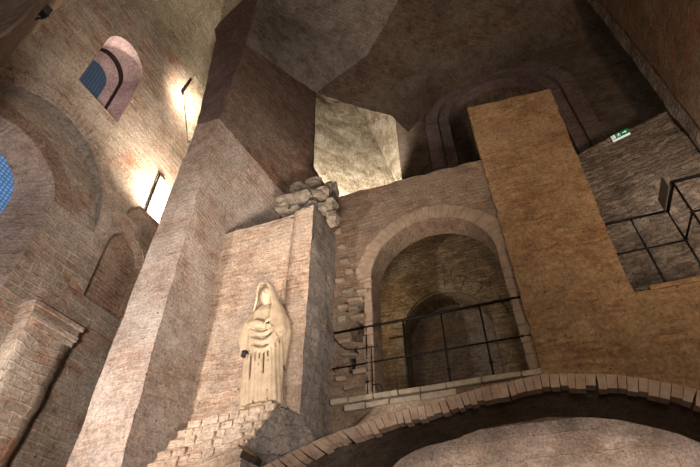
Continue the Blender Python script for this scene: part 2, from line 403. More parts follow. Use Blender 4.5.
# low buttress bottom left with brick coping
A = at(38, 300, X=-5.75); B = at(84, 328, X=-5.75); B.y -= .06
z1 = (A.z+B.z)/2
mb = MB(); c0, c1, c2 = Vector((-7.2, A.y, 0)), Vector((-5.75, A.y, 0)), Vector((-5.75, B.y, 0))
t1, t2 = Vector((-5.75, A.y+.05, 0)), Vector((-5.75, B.y-.45, 0)); c3 = Vector((-6.05, B.y, 0)); t3 = Vector((-6.05, B.y-.4, 0))
zz = lambda p, z: p+Vector((0, 0, z))
for (a, b), (d, e) in (((c0, c1), (c0, t1)), ((c1, c2), (t1, t2)), ((c2, c3), (t2, t3))):
    mb.patch(zz(d, 0), zz(e, 0), zz(b, z1-.1), zz(a, z1-.1), .14, .03, 'z')
mb.face([zz(q, z1-.1) for q in (c0, c1, c2, c3)])
bt = mb.build('buttress_pillar', M['left'], kind='structure', label='low brick buttress with a projecting coping at the lower left edge')
mb = MB()
for k in range(4):
    e = .02*(k % 2)+.008*k; z = z1-.34+k*.085
    mb.box(((-7.2-5.75+e)/2, (A.y-e+B.y+e)/2, z+.04), (1.45+e, B.y-A.y+2*e, .07), None, .006, bev=.008)
mb.build('coping', M['left'], bt)

# ---- tall left pier
DS_ = 5.16
mb = MB()
rg0, rg1 = Vector((-4.55, 4.3, 0)), Vector((-4.33, 4.12, 9.2))
rg0 = at(120, 467, Y=4.33); rgm = at(170, 300, Y=4.27); rgt = at(219, 119, Y=4.15)
sl0 = at(69, 461, Y=4.33); slt = at(197, 124, Y=4.15)
ext = lambda a, b, z: a+(b-a)*((z-a.z)/(b.z-a.z))
RG0, SL0 = ext(rg0, rgt, 0), ext(sl0, slt, 0)
SL0.x, SL0.y = SL0.x-.0, 4.4
mb.patch(SL0, RG0, rgt, slt, .14, .022, 'z')                                   # front
S = at(290, 201, Y=6.2)
E_ = lambda q, z: ext(RG0, rgt, z)
cant = []
for z in (0, 2, 4, 6, 7.4):
    e_ = E_(0, z); k5 = Vector((-4.33-.038*(z-3.76), DS_, z)); l5 = e_+(k5-e_)*((6.2-e_.y)/(DS_-e_.y))
    cant.append([e_.lerp(l5, k) for k in (0, .25, .5, .75, 1)])
cant.append([rgt.lerp(S, k) for k in (0, .25, .5, .75, 1)])
mb.grid(cant, .022, 9)
mb.patch(Vector((SL0.x+.1, 6.8, 0)), SL0, slt, Vector((slt.x+.1, 6.8, slt.z)), .3, .022, 'z')
mb.build('pillar_left', M['pierl'], kind='structure', label='tall pale pier left of the statue, canted and limewashed')
# its upper stage
up_l, up_r = at(246, 44, Y=4.15), at(316, 93, Y=6.35)
bot_r, mid_r = at(324, 186, Y=6.3), at(314, 166, Y=6.35)
mb = MB(); mb.grid([[rgt, rgt.lerp(S, .5), S, bot_r], [rgt.lerp(up_l, .5), rgt.lerp(up_l, .5).lerp(mid_r, .36), rgt.lerp(up_l, .5).lerp(mid_r, .75), mid_r],
         [up_l, up_l.lerp(up_r, .36), up_l.lerp(up_r, .75), up_r]], .02, 8)
bk_ = Vector((-2.7, 3.0, 0)); mb.grid([[bot_r, mid_r, up_r], [bot_r+bk_, mid_r+bk_, up_r+bk_]], .02, 8)
mb.build('pillar_upper', M['vault2'], kind='structure', label='dark brown brick upper stage of the left pier, turned towards the statue')
ul2 = at(216, 40, Y=4.15)
mb = MB(); mb.patch(slt, rgt, up_l, ul2, .14, .02, 'z')
top_r, top_l = at(268, -40, Y=3.7), at(205, -40, Y=3.7)
mb.patch(ul2, up_l, top_r, top_l, .14, .02, 'z')
mb.patch(slt+Vector((.2, 2, 0)), slt, ul2, ul2+Vector((.2, 2, 0)), .2, .02, 'z')
mb.patch(ul2+Vector((.2, 2, 0)), ul2, top_l, top_l+Vector((.2, 2, 0)), .2, .02, 'z')
mb.build('pillar_face', M['purple'], kind='structure', label='mauve front face of the left pier just under the vault')

# ---- vault webs
g1 = at(367, 55, Y=6.6); g2 = at(402, -5, Y=5.6); g3 = at(420, -60, Y=4.4)
mb = MB(); mb.grid([[up_l, up_l.lerp(up_r, .36), up_l.lerp(up_r, .75), up_r], [up_l.lerp(top_r, .5), at(290, 15, Y=4.9), at(340, 40, Y=5.8), g1], [top_r, at(310, -30, Y=4.3), at(360, -20, Y=4.9), g2], [at(285, -90, Y=3.0), at(330, -90, Y=3.4), at(380, -80, Y=3.8), g3]], .03, 8)
mb.build('ceiling_web', M['greyweb'], kind='structure', label='greyish plastered web of the vault above the left pier')
a0, a1, a2, a3 = up_r, at(347, 104, Y=7.3), at(390, 115, Y=8.0), at(408, 132, Y=8.6)
mb = MB(); mb.grid([[a0, a1, a2, a3], [g1, at(400, 70, Y=7.4), at(432, 80, Y=8.4), at(440, 98, Y=9.3)], [g2, at(450, 15, Y=6.9), at(520, 30, Y=8.2), at(540, 52, Y=9.4)],
                    [g3, at(480, -50, Y=5.6), at(580, -40, Y=7), at(640, 20, Y=9.4)]], .03, 8)
mb.build('ceiling_brown', M['vault'], kind='structure', label='dark brown brick web of the vault over the arches')

# ---- statue wall block
DS = 5.16; XS = -2.62
mb = MB(); zt = 7.22
seamx = at(285, 300, Y=DS).x
mb.patch((-4.6, DS, 0), (seamx, DS, 0), (seamx, DS, zt), (-4.6, DS, zt-.02), .12, .016, 'z')
mb.patch((-4.6, DS, zt-.02), (seamx, DS, zt), (seamx, 6.6, zt+.3), (-4.6, 6.6, zt+.3), .2, .03)
sb = mb.build('wall_statue', M['statue_wall'], kind='structure', label='pale rose brick wall behind the statue')
mb = MB()
mb.patch((seamx+.02, DS-.045, 0), (XS, DS-.045, 0), (XS-.04, DS-.045, zt+.05), (seamx+.02, DS-.045, zt), .12, .014, 'z')
mb.patch((seamx+.02, DS+.1, 0), (seamx+.02, DS-.045, 0), (seamx+.02, DS-.045, zt), (seamx+.02, DS+.1, zt), .12, .014, 'z')
pl = mb.build('pillar_statue', M['statue_wall'], kind='structure', label='narrow brick pilaster right of the statue')
mb = MB()
mb.patch((XS, DS-.045, 0), (XS, 6.02, 0), (XS+.02, 6.02, zt+.9), (XS-.04, DS-.045, zt+.05), .09, .045, 'z')
mb.build('side_face', M['grey_side'], pl)
mb = MB(); mb.grid([[(seamx-.1, DS-.0, zt-.06), ((seamx+XS)/2, DS-.03, zt-.02), (XS-.02, DS-.02, zt-.05), (XS+.0, 5.6, zt), (XS+.02, 6.05, zt)], [(seamx-.05, DS+.12, zt+.14), ((seamx+XS)/2, DS+.1, zt+.3), (XS-.1, DS+.1, zt+.4), (XS-.06, 5.6, zt+.62), (XS-.02, 6.05, zt+.85)], [(seamx, DS+.7, zt+.2), ((seamx+XS)/2, DS+.7, zt+.4), (XS-.3, DS+.7, zt+.6), (XS-.3, 5.9, zt+.7), (XS-.2, 6.1, zt+.9)]], .06, 7); mb.build('capping', M['grey_side'], pl)
# rubble on its head
rocks = [(290,195,.3,.2,.16),(306,193,.26,.22,.2),(322,190,.2,.2,.17),(300,182,.24,.2,.12),(316,178,.22,.2,.15),(331,184,.18,.2,.2),(284,204,.16,.15,.12),(331,200,.12,.16,.16),(309,205,.2,.12,.1),(322,204,.2,.14,.12),(296,205,.14,.12,.1),(333,214,.12,.14,.18)]
for i, (x, y, a, b, c) in enumerate(rocks):
    p = at(x, y+6-.1*(y-200), Y=DS+.2+.3*(y < 186)); mb = MB(); mb.rock(p, (a*1.25, b*1.4, c*1.0), i+1, R.uniform(-.4, .4)); mb.build('capstone', M['rubble'], pl)

# ---- arch wall W at Y=6
YW, ZL = 6.0, 4.16
OP = arch_ring(-1.95, .1, ZL, 6.08, 36)
CP = [(235, 486, 4.1), (262, 471, 4.4), (281, 461, 4.6), (312, 446, 4.95), (340, 434, 5.35), (367, 425, 5.7), (401, 413, 5.88), (436, 405, 5.92), (466, 394, 5.92), (511, 384, 5.9), (542, 377, 5.88), (594, 376.5, 5.87), (631, 379, 5.86), (676, 387.6, 5.86), (700, 394, 5.86), (745, 411, 5.86), (790, 436, 5.86)]
CP = [at(x, y, Y=Y) for x, y, Y in CP]
CPS = []
for i in range(len(CP)-1):
    p0, p1, p2, p3 = CP[max(i-1, 0)], CP[i], CP[i+1], CP[min(i+2, len(CP)-1)]
    for k in range(6):
        t = k/6; CPS.append(.5*((2*p1)+(p2-p0)*t+(2*p0-5*p1+4*p2-p3)*t*t+(3*p1-p0-3*p2+p3)*t**3))
CPS.append(CP[-1])
def low(x):
    for a, b in zip(CPS, CPS[1:]):
        if a.x <= x <= b.x: return a.z+(b.z-a.z)*(x-a.x)/(b.x-a.x)
    return CPS[0].z if x < CPS[0].x else CPS[-1].z
BH = .165
crown = [(p.x, p.z) for p in CPS]; NL = len(crown)-1
def lowring(off): # crown moved along its normal, in 3D
    o = []
    for i, p in enumerate(CPS):
        a, b = CPS[max(i-1, 0)], CPS[min(i+1, NL)]; t = (b-a); t.y = 0; t.normalize(); o.append(p+Vector((t.z, 0, -t.x))*off)
    return o
cr_in = [p for p in crown if p[0] < .3]
topz = 8.25
xr = cr_in[-1][0]
HO = [ragged([(-2.35, 4.55), (-2.22, 4.5), (-2.2, 4.95), (-2.33, 4.9)], .06, .03), ragged([(-2.3, 5.05), (-2.08, 5.0), (-2.02, 5.28), (-2.2, 5.42), (-2.36, 5.25)], .06, .035), ragged([(-2.2, 5.52), (-2.02, 5.5), (-2.03, 5.72), (-2.16, 5.68)], .05, .025), ragged([(-2.45, 5.6), (-2.36, 5.55), (-2.33, 5.75), (-2.42, 5.8)], .05, .02)]
outl = [(-2.66, low(-2.66))]+[p for p in cr_in if p[0] > -2.66]+[(xr, topz-.05)]+ragged([(xr, topz-.05), (-2.66, topz+.04)], .15, .02)[:18]+[(-2.66, topz+.04)]
outl = [(-2.66, low(-2.66))]+[p for p in cr_in if p[0] > -2.66]+[(xr, topz-.04)]+[(xr+(-2.66-xr)*k/16, topz-.04+.08*k/16+R.uniform(-.025, .025)) for k in range(1, 16)]+[(-2.66, topz+.04)]
OPF = [(u, v) for u, v in OP]
mb = MB(); wall_sheet(mb, fy(YW), outl, [OPF]+HO)
for h in HO: band(mb, fy(YW), fy(YW+.3), h, h); wall_sheet(mb, fy(YW+.3), h, [])
band(mb, fy(YW), fy(YW+.3), OPF, OPF)
wall_sheet(mb, fy(YW+.45), outl, [OPF]); band(mb, fy(YW+.3), fy(YW+.45), OPF, OPF)
band(mb, fy(YW), fy(YW+.45), outl, outl)
wb = mb.build('wall_back', M['brownw'], kind='structure', label='brown brick wall pierced by the round arch above the railing')
ring_trim('arch_trim', fy(YW+.25), fy(YW-.006), -.925, 6.08, 1.03, 1.3, .02, math.pi-.05, 31, M['voussoir'], 'ring of long pale stones around the arched opening above the railing')
# jamb stones and toothing left of the opening
z = ZL+.02
while z < 6.05:
    h = R.uniform(.13, .24); mb = MB(); w = R.uniform(.12, .16)
    mb.box((-1.96-w/2+.005, YW+.12, z+h/2), (w, .26, h-.012), None, .008, bev=.012); mb.build('jamb_stone', M['voussoir'], wb); z += h
z = ZL+.02
while z < 6.05:
    h = R.uniform(.16, .28); mb = MB(); mb.box((.1+.05, YW+.12, z+h/2), (.11, .26, h-.012), None, .008, bev=.012); mb.build('jamb_stone', M['voussoir'], wb); z += h
for i, (x, y, a, c) in enumerate([(345,262,.16,.11),(350,272,.13,.1),(341,281,.14,.1),(349,292,.18,.08),(356,301,.22,.07),(344,308,.15,.1),(354,309,.14,.09),(363,292,.16,.08),(366,281,.18,.08),(343,320,.12,.12),(358,318,.2,.07),(345,342,.16,.09),(350,356,.22,.06),(360,372,.18,.07),(342,380,.14,.09),(352,388,.2,.06),(342,247,.12,.1),(339,232,.1,.12)]):
    p = at(x, y, Y=YW-.01); mb = MB(); mb.box(p, (a*1.15, .12, c*.75), Matrix.Rotation(R.uniform(-.12, .12), 3, 'Y'), .014, bev=.012); mb.build('toothing_stone', M['voussoir' if i % 3 else 'rubble'], wb)
# pale sill courses below the opening
sl = empty('ledge_sill', (-1.2, YW-.06, 4.0), 'pale stone ledge of two courses under the railing', 'ledge', kind='structure')
for r_, z0, h in ((0, ZL-.085, .085), (1, ZL-.185, .09)):
    x = -2.6+.2*r_
    while x < .2:
        w = min(R.uniform(.26, .5), .24-x)
        if low(x+w/2)+.02 < z0 and low(x) < z0+.02:
            mb = MB(); mb.box((x+w/2, YW+.02, z0+h/2), (w-.014, .2+R.uniform(0, .02)-.03*r_, h-.012), None, .007, bev=.01)
            keep(mb.build('ledge_stone', M['sill']), sl)
        x += w

# ---- lower arch: header bricks, soffit, recessed wall
lo = lowring(BH); acc = [0]
for a, b in zip(CPS, CPS[1:]): acc.append(acc[-1]+(b-a).length)
def along(s, pts):
    for i in range(NL):
        if acc[i+1] >= s: return pts[i].lerp(pts[i+1], (s-acc[i])/(acc[i+1]-acc[i]))
    return pts[-1].copy()
mb = MB(); s = .05; Yv = Vector((0, 1, 0))
while s < acc[-1]-.2:
    w = .094*R.uniform(.8, 1.2); a, b = along(s, CPS), along(s+w, CPS); d, c = along(s, lo), along(s+w, lo)
    dn = (d-a).normalized()*R.uniform(-.02, .025); ln = (b-a).normalized()*R.uniform(-.014, .014)
    q = [a, b, c+dn+ln, d+dn+ln]; m_ = sum(q, Vector())/4; q = [m_+(p-m_)*.95 for p in q]
    e = R.uniform(0, .03)
    Fq = [p-Yv*(.07+e) for p in q]; Bq = [p+Yv*.06 for p in q]
    mb.face(Fq); mb.face(Bq)
    for i in range(4): mb.face([Fq[i], Fq[(i+1) % 4], Bq[(i+1) % 4], Bq[i]])
    s += w+.003
mb.build('lower_arch_trim', M['brick'], kind='structure', label='flat arch of upright header bricks below the railing', weld=False)
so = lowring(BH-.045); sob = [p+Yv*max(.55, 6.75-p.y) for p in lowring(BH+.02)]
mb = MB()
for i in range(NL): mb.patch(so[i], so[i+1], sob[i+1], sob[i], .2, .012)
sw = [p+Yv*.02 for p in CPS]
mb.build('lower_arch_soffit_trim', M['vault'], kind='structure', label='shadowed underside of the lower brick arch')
mb = MB()                                                                       # mortar band between bricks and ledge
for i in range(NL):
    if CPS[i].x < .26:
        p, q = CPS[i], CPS[i+1]; t0, t1 = Vector((p.x, max(YW-.04, p.y), max(p.z+.005, min(ZL-.17, p.z+.3)))), Vector((q.x, max(YW-.04, q.y), max(q.z+.005, min(ZL-.17, q.z+.3))))
        if p.x > -2.6: mb.patch(p, q, t1, t0, .08, .008)
mb.build('mortar_band_trim', M['statue_wall'], kind='structure')
mb = MB()
for i in range(NL):
    p, q = sob[i], sob[i+1]; mb.patch(Vector((p.x*1.1, 7.7, 0)), Vector((q.x*1.1, 7.7, 0)), Vector((q.x*1.1, 7.7, q.z+.7)), Vector((p.x*1.1, 7.7, p.z+.7)), .2, .02, 'z')
mb.build('wall_lower', M['pink'], kind='structure', label='rose plastered wall recessed inside the lower arch')

# ---- ochre pier and right parapet (plane Y=5.9)
YP = 5.9
mb = MB()
pl0, pt0 = .235, .245
zl = lambda x: low(x)
n = 14
# parapet body under the ledge, following the arch
outl2 = [p for p in crown if p[0] > .3 and p[0] < 2.6]
outl2 = [(.235, low(.235))]+outl2+[(4.0, low(2.6)), (4.0, 4.93), (1.57, 4.93), (1.575, 5.5), (1.62, 6.4), (1.69, 7.6), (1.78, 9.5), (.245, 9.7), (.24, 6.5)]
outl2 = ragged(outl2, .14, .012)
wall_sheet(mb, fy(YP), outl2, []); band(mb, fy(YP), fy(YP+.75), outl2, outl2); wall_sheet(mb, fy(YP+.75), outl2, [])
mb.build('pillar_right', M['orange'], kind='structure', label='tall ochre brick pier right of the arch, running into the parapet')
mb = MB(); mb.box((2.9, YP+.3, 4.95), (2.3, .66, .07), None, .01, bev=.012); mb.build('parapet_sill', M['orange'], kind='structure', label='brick top of the parapet under the right railing')
mb = MB(); mb.box((3.5, 5.62, 4.93), (1.0, .6, .12), None, .01, bev=.01); mb.build('landing_slab', M['rubble'], kind='structure', label='stone landing slab beyond the right edge')

# ---- gallery behind the arch
mb = MB(); mb.patch((-2.7, YW+.2, ZL-.02), (3.9, YW+.2, ZL-.02), (3.9, 8.6, ZL-.02), (-2.7, 8.6, ZL-.02), .4, .02); mb.build('floor_gallery', M['rubble'], kind='structure')
YB = 7.6
NB = [(p.x, p.z) for p in (at(408, 392, Y=YB), at(500, 372, Y=YB))]
n0, n1 = at(405, 350, Y=YB).x, at(500, 350, Y=YB).x; nt = at(450, 291, Y=YB).z
N2 = arch_ring(n0, n1, ZL+.02, nt-(n1-n0)/2*.95, 28, (n1-n0)/2*.95)
mb = MB(); wall_sheet(mb, fy(YB), [(-3.4, ZL-.1), (1.2, ZL-.1), (1.2, 9.0), (-3.4, 9.0)], [N2]); band(mb, fy(YB), fy(YB+.5), N2, N2)
mb.build('wall_gallery', M['inner'], kind='structure', label='stained ochre brick wall seen through the arch')
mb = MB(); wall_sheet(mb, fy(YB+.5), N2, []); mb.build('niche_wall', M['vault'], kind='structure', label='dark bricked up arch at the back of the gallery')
ring_trim('arch_trim', fy(YB+.2), fy(YB-.03), (n0+n1)/2, nt-(n1-n0)/2*.95, (n1-n0)/2, (n1-n0)/2+.28, .0, math.pi, 17, M['inner'], 'ring of stones around the bricked up inner arch')
mb = MB(); mb.patch((-2.35, YW+.45, ZL), (-2.7, YB, ZL), (-2.7, YB, 9), (-2.35, YW+.45, 9), .15, .04, 'z'); mb.build('wall_gallery_left', M['inner'], kind='structure')
mb = MB(); mb.patch((.9, YB, ZL), (.35, YW+.45, ZL), (.35, YW+.45, 9), (.9, YB, 9), .15, .03, 'z'); mb.build('wall_gallery_right', M['inner'], kind='structure')

# ---- exit wall, right wall
E1, E0 = at(667, 112, X=3.9), at(582, 152, Y=7.76)
dirx = Vector((E0.x-E1.x, E0.y-E1.y, 0)).normalized(); EL = E1+dirx*3.6
zt2 = E0.z
mb = MB(); mb.patch((EL.x, EL.y, ZL), (E1.x, E1.y, ZL), (E1.x, E1.y, zt2), (EL.x, EL.y, zt2), .09, .035, 'z')
nrm = Vector((-dirx.y, dirx.x, 0)); nrm = nrm if nrm.y > 0 else -nrm
bk = nrm*.5
mb.patch(Vector((EL.x, EL.y, zt2)), Vector((E1.x, E1.y, zt2)), Vector((E1.x, E1.y, zt2))+bk, Vector((EL.x, EL.y, zt2))+bk, .12, .035)
mb.build('wall_exit', M['exitw'], kind='structure', label='rough rubble wall with pale stones below the green exit sign')
mb = MB(); XR = 3.9
mb.patch((XR, E1.y-.16, 0), (XR, -1, 0), (XR, -1, 17), (XR, E1.y-.16-.45, 17), .16, .03, 'z')
rw = mb.build('wall_right', M['rightw'], kind='structure', label='reddish brown brick wall filling the top right corner')
mb = MB(); mb.patch((XR-.05, E1.y+.04, 0), (XR-.04, E1.y-.3, 0), (XR-.04, E1.y-.75, 17), (XR-.05, E1.y-.4, 17), .1, .02, 'z')
mb.patch((XR+.6, E1.y+.04, 0), (XR+.02, E1.y+.04, 0), (XR+.02, E1.y-.4, 17), (XR+.6, E1.y-.4, 17), .1, .02, 'z')
mb.build('corner_strip', M['exitw'], rw)

# ---- far walls behind
YF = 9.5
RC = [at(x, y, Y=YF) for x, y in ((432, 168), (426, 130), (450, 95), (480, 72), (520, 65), (560, 77), (580, 97))]
cx, cz, rr = 0, 0, 0
def circ(a, b, c):
    ax, ay, bx, by, c_x, cy = a.x, a.z, b.x, b.z, c.x, c.z
    d = 2*(ax*(by-cy)+bx*(cy-ay)+c_x*(ay-by))
    ux = ((ax*ax+ay*ay)*(by-cy)+(bx*bx+by*by)*(cy-ay)+(c_x*c_x+cy*cy)*(ay-by))/d
    uy = ((ax*ax+ay*ay)*(c_x-bx)+(bx*bx+by*by)*(ax-c_x)+(c_x*c_x+cy*cy)*(bx-ax))/d
    return ux, uy, math.hypot(ax-ux, ay-uy)
cx, cz, rr = circ(RC[1], RC[4], RC[6])
print('far arch', cx, cz, rr, [tuple(round(c, 2) for c in p) for p in RC])
R2 = rr-.75
FO = arch_ring(cx-R2, cx+R2, 8, cz, 36)
mb = MB(); wall_sheet(mb, fy(YF), [(-2.0, 7), (6.0, 7), (6.0, 19), (-2.0, 19)], [FO]); band(mb, fy(YF), fy(YF+.9), FO, FO)
wall_sheet(mb, fy(YF+.9), FO, [])
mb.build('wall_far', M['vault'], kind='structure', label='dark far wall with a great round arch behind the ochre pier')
ring_trim('arch_trim', fy(YF+.1), fy(YF-.16), cx, cz, rr-.42, rr-.02, 0, math.pi, 64, M['purple'], 'outer brick ring of the great far arch')
ring_trim('arch_trim', fy(YF+.3), fy(YF-.06), cx, cz, rr-.76, rr-.46, 0, math.pi, 60, M['purple'], 'inner brick ring of the great far arch')
for name_, ra, rb, yy in (('arch_trim', rr-.42, rr-.02, -.16), ('arch_trim', rr-.76, rr-.46, -.06)):
    for sg in (-1, 1):
        mb = MB(); z = 9.0
        while z < cz-.02:
            h = .19; mb.box((cx+sg*(ra+rb)/2, YF+(yy+.2)/2, z+h/2), (rb-ra, .2-yy, h-.012), None, .006); z += h
        mb.build(name_, M['purple'], kind='structure', label='brick leg of the great far arch')
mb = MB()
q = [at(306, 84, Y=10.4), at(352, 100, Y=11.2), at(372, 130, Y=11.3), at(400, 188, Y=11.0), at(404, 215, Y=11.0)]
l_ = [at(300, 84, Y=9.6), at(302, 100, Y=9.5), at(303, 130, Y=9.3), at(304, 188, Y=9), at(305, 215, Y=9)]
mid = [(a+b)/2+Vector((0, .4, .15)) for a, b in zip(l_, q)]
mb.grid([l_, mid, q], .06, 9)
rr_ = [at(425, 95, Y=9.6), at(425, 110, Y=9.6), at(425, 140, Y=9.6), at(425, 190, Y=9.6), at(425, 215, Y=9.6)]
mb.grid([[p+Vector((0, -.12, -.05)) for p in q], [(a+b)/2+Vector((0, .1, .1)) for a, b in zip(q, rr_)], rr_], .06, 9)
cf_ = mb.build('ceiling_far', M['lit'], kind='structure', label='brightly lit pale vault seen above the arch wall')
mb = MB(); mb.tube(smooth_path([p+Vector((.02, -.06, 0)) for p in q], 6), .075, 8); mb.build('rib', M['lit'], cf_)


# ================================================================ THINGS
# ---- plinth under the statue
mb = MB()
tl, tr = at(192, 417, Y=4.86), at(277, 410, Y=4.72); tz = (tl.z+tr.z)/2; tl.z = tr.z = tz
tlb, trb = Vector((tl.x, DS, tz)), Vector((tr.x+.12, DS, tz))
bl, br_ = at(138, 478, Y=4.25), at(243, 450, Y=4.3)
bl.z = bl.z
brb = at(314, 442, Y=DS-.02)
mb.grid([[bl+Vector((-.15, -.02, -.6)), bl.lerp(br_, .5)+Vector((-.05, 0, -.6)), br_+Vector((.0, 0, -.75))], [bl, bl.lerp(br_, .5), br_], [tl.lerp(bl, .45), (tl+tr)/2*.55+(bl+br_)/2*.45, tr.lerp(br_, .45)], [tl, (tl+tr)/2, tr]], .03, 6)
base = mb.build('statue_plinth', M['statue_wall'], label='stepped brick plinth projecting from the wall, carrying the statue', cat='plinth')
mb = MB()
mb.grid([[br_+Vector((0, 0, -.75)), br_+Vector((.3, .4, -.75)), brb+Vector((.0, 0, -.75))], [br_, br_.lerp(brb, .5), brb], [tr, tr.lerp(trb, .5), trb]], .04, 6)
mb.build('broken_side', M['grey_side'], base)
mb = MB(); mb.patch(tl, tr, trb, tlb, .12, .01); mb.patch(tlb, tl, bl, Vector((bl.x, DS, bl.z)), .2, .02)
mb.build('top_bed', M['statue_wall'], base)
for k in range(5):
    t = k/5+.08; a, b = tl.lerp(bl, t), tr.lerp(br_, t); x = 0
    while x < .97:
        w = R.uniform(.1, .2); e = min(x+w, 1); p, q2 = a.lerp(b, x+.006), a.lerp(b, e-.006); d = (q2-p); mb = MB()
        ang = math.atan2(d.y, d.x); mb.box((p+q2)/2+Vector((0, .06, 0)), (d.length+.004, .16+R.uniform(-.02, .03), .105), Matrix.Rotation(ang, 3, 'Z'), .012, bev=.014)
        mb.build('course_stone', M['statue_wall'], base); x = e
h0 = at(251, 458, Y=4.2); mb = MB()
mb.box(h0, (.2, .12, .07), Matrix.Rotation(.5, 3, 'Y'), .015, bev=.01); mb.build('hollow_shade', M['dark'], base)  # solid dark box, coloured as the shade of a broken hole
mb = MB(); mb.box(at(248, 451, Y=4.12), (.22, .1, .02), Matrix.Rotation(.5, 3, 'Y'), .006, bev=.005); mb.build('rusty_plate', stone('rusty_plate', rgb(70, 54, 38), rgb(120, 92, 60)), base)

# ---- statue
SX, SY = at(262, 411, Y=4.84).x, 4.84
def sp(px, py, dy=0): return at(px, py, Y=SY+dy)
def loft(mb, secs, n=72, fold=None):
    """secs: (centre, half width, half depth) bottom to top; fold(angle, t) radial factor"""
    rings = []
    for i, (c, a, b) in enumerate(secs):
        t = i/(len(secs)-1)
        rings.append([Vector((c[0]+a*math.cos(x)*(fold(x, t) if fold else 1), c[1]+b*math.sin(x)*(fold(x, t) if fold else 1), c[2])) for x in [2*math.pi*k/n for k in range(n)]])
    vs = [[mb.bm.verts.new(p) for p in r] for r in rings]
    for r0, r1 in zip(vs, vs[1:]):
        for k in range(n): mb.bm.faces.new((r0[k], r0[(k+1) % n], r1[(k+1) % n], r1[k])).smooth = True
    mb.bm.faces.new(vs[0][::-1]); mb.bm.faces.new(vs[-1])
def lerp_secs(keys, n=40):
    o = []
    for k in range(n+1):
        t = k/n*(len(keys)-1); i = min(int(t), len(keys)-2); f = t-i; a, b = keys[i], keys[i+1]
        f = f*f*(3-2*f)*.5+f*.5
        o.append((Vector(a[0]).lerp(Vector(b[0]), f), a[1]+(b[1]-a[1])*f, a[2]+(b[2]-a[2])*f))
    return o
st = empty('statue', (SX, SY, tz), 'ivory stone statue of a veiled woman in long draped robes standing on the plinth', 'statue')
foot = tz
def key(py, xl, xr, dep, dy=0):
    a, b = sp(xl, py), sp(xr, py); z = a.z+(b.z-a.z)*.5
    return (Vector(((a.x+b.x)/2, SY+dy, max(z, foot) if py < 405 else foot)), (b.x-a.x)/2, dep)
body = [key(412, 242, 280, .2), key(385, 244, 279.5, .19), key(360, 246.5, 280, .18), key(342, 248, 282, .19), key(325, 250, 284, .18), key(315, 252, 283, .155), key(310, 257, 280, .12), key(306, 263, 274, .075), key(302, 264, 273, .075)]
fold = lambda x, t: 1+(.085*(1-t)**.7)*math.sin(13*x+2.2*math.sin(2*x)+t*1.2)+.022*(1-t)*math.sin(27*x+1.3-2*t)
mb = MB(); loft(mb, lerp_secs(body), 120, fold)
def ridge(pts, r0, r1=None, out=0.0):
    P_ = smooth_path([sp(x, y, d) for x, y, d in pts], 8)
    mb.tube(P_, lambda t: (r0+((r1 or r0)-r0)*t)*(.35+.65*math.sin(math.pi*min(max(t, .04), .96))**.5), 8)
# upper arm (viewer left) down to the cut sleeve, then the forearm across the body
ridge([(256,315,-.04),(249,325,-.1),(246,336,-.14),(245,346,-.16),(244.5,353,-.18)], .1, .085)
ridge([(249,326,-.12),(254,324,-.2),(262,325,-.24),(266,328,-.25)], .075, .05)
# arm under the veil on the viewer's right
ridge([(280,314,0),(282,325,-.05),(281,334,-.1),(273,333,-.17)], .085, .05)
# cross folds of the mantle
for pts, r_ in (([(250,330,-.2),(258,334,-.24),(267,333,-.25),(274,326,-.23)], .035), ([(250,338,-.21),(258,342,-.25),(267,341,-.26),(276,332,-.22)], .04),
               ([(251,346,-.21),(259,350,-.24),(268,348,-.25),(278,336,-.2)], .035), ([(256,318,-.15),(262,322,-.2),(270,319,-.2),(275,312,-.14)], .028)):
    ridge(pts, r_)
# long vertical folds
for x0, x1, y0, d in ((247,242.5,354,-.2),(250,246,352,-.22),(254,250,350,-.24),(258,255,352,-.25),(262,260,350,-.25),(266,265,350,-.25),(270,270,346,-.25),(274,275,342,-.22),(278,279,338,-.17),(281,280,335,-.12)):
    ridge([(x0, y0, d), ((x0*.7+x1*.3)+R.uniform(-.7, .7), y0*.65+412*.35, d-.01), ((x0*.3+x1*.7)+R.uniform(-.7, .7), y0*.3+412*.7, d-R.uniform(0, .02)), (x1, 411, d+.0)], .026, .036)
# hem lies on the plinth
for v in mb.bm.verts:
    if v.co.z < foot: v.co.z = foot
robe = mb.build('robed_body', M['statue'], weld=False); keep(robe, st)
rm = robe.modifiers.new('carve', 'REMESH'); rm.mode = 'VOXEL'; rm.voxel_size = .011; rm.use_smooth_shade = True
sm = robe.modifiers.new('soften', 'SMOOTH'); sm.iterations = 2; sm.factor = .5
# head with face
mb = MB(); hc = sp(268, 297, -.07); hh = .155
b2 = bmesh.new(); bmesh.ops.create_uvsphere(b2, u_segments=40, v_segments=28, radius=1)
for v in b2.verts:
    p = v.co.copy(); x, y, z_ = p
    w = .1*(1-.22*max(0, -z_)**1.5); q = Vector((x*w, y*.125, z_*hh))
    if y < -.15:
        g = lambda cx_, cz_, sx, sz: math.exp(-((x-cx_)/sx)**2-((z_-cz_)/sz)**2)
        q.y -= .028*g(0, -.13, .13, .24)+.012*g(0, .02, .1, .25)            # nose
        q.y += .02*(g(.33, .08, .2, .12)+g(-.33, .08, .2, .12))              # eye sockets
        q.y -= .011*(g(.33, .07, .13, .07)+g(-.33, .07, .13, .07))           # lids
        q.y -= .012*(g(0, -.5, .22, .05)+g(0, -.6, .2, .05)); q.y += .012*g(0, -.55, .24, .025)
        q.y -= .012*g(0, -.82, .25, .14)
    v.co = q+hc
for f in b2.faces: mb.face([v.co for v in f.verts], smooth=True)
b2.free(); keep(mb.build('head', M['statue']), st)
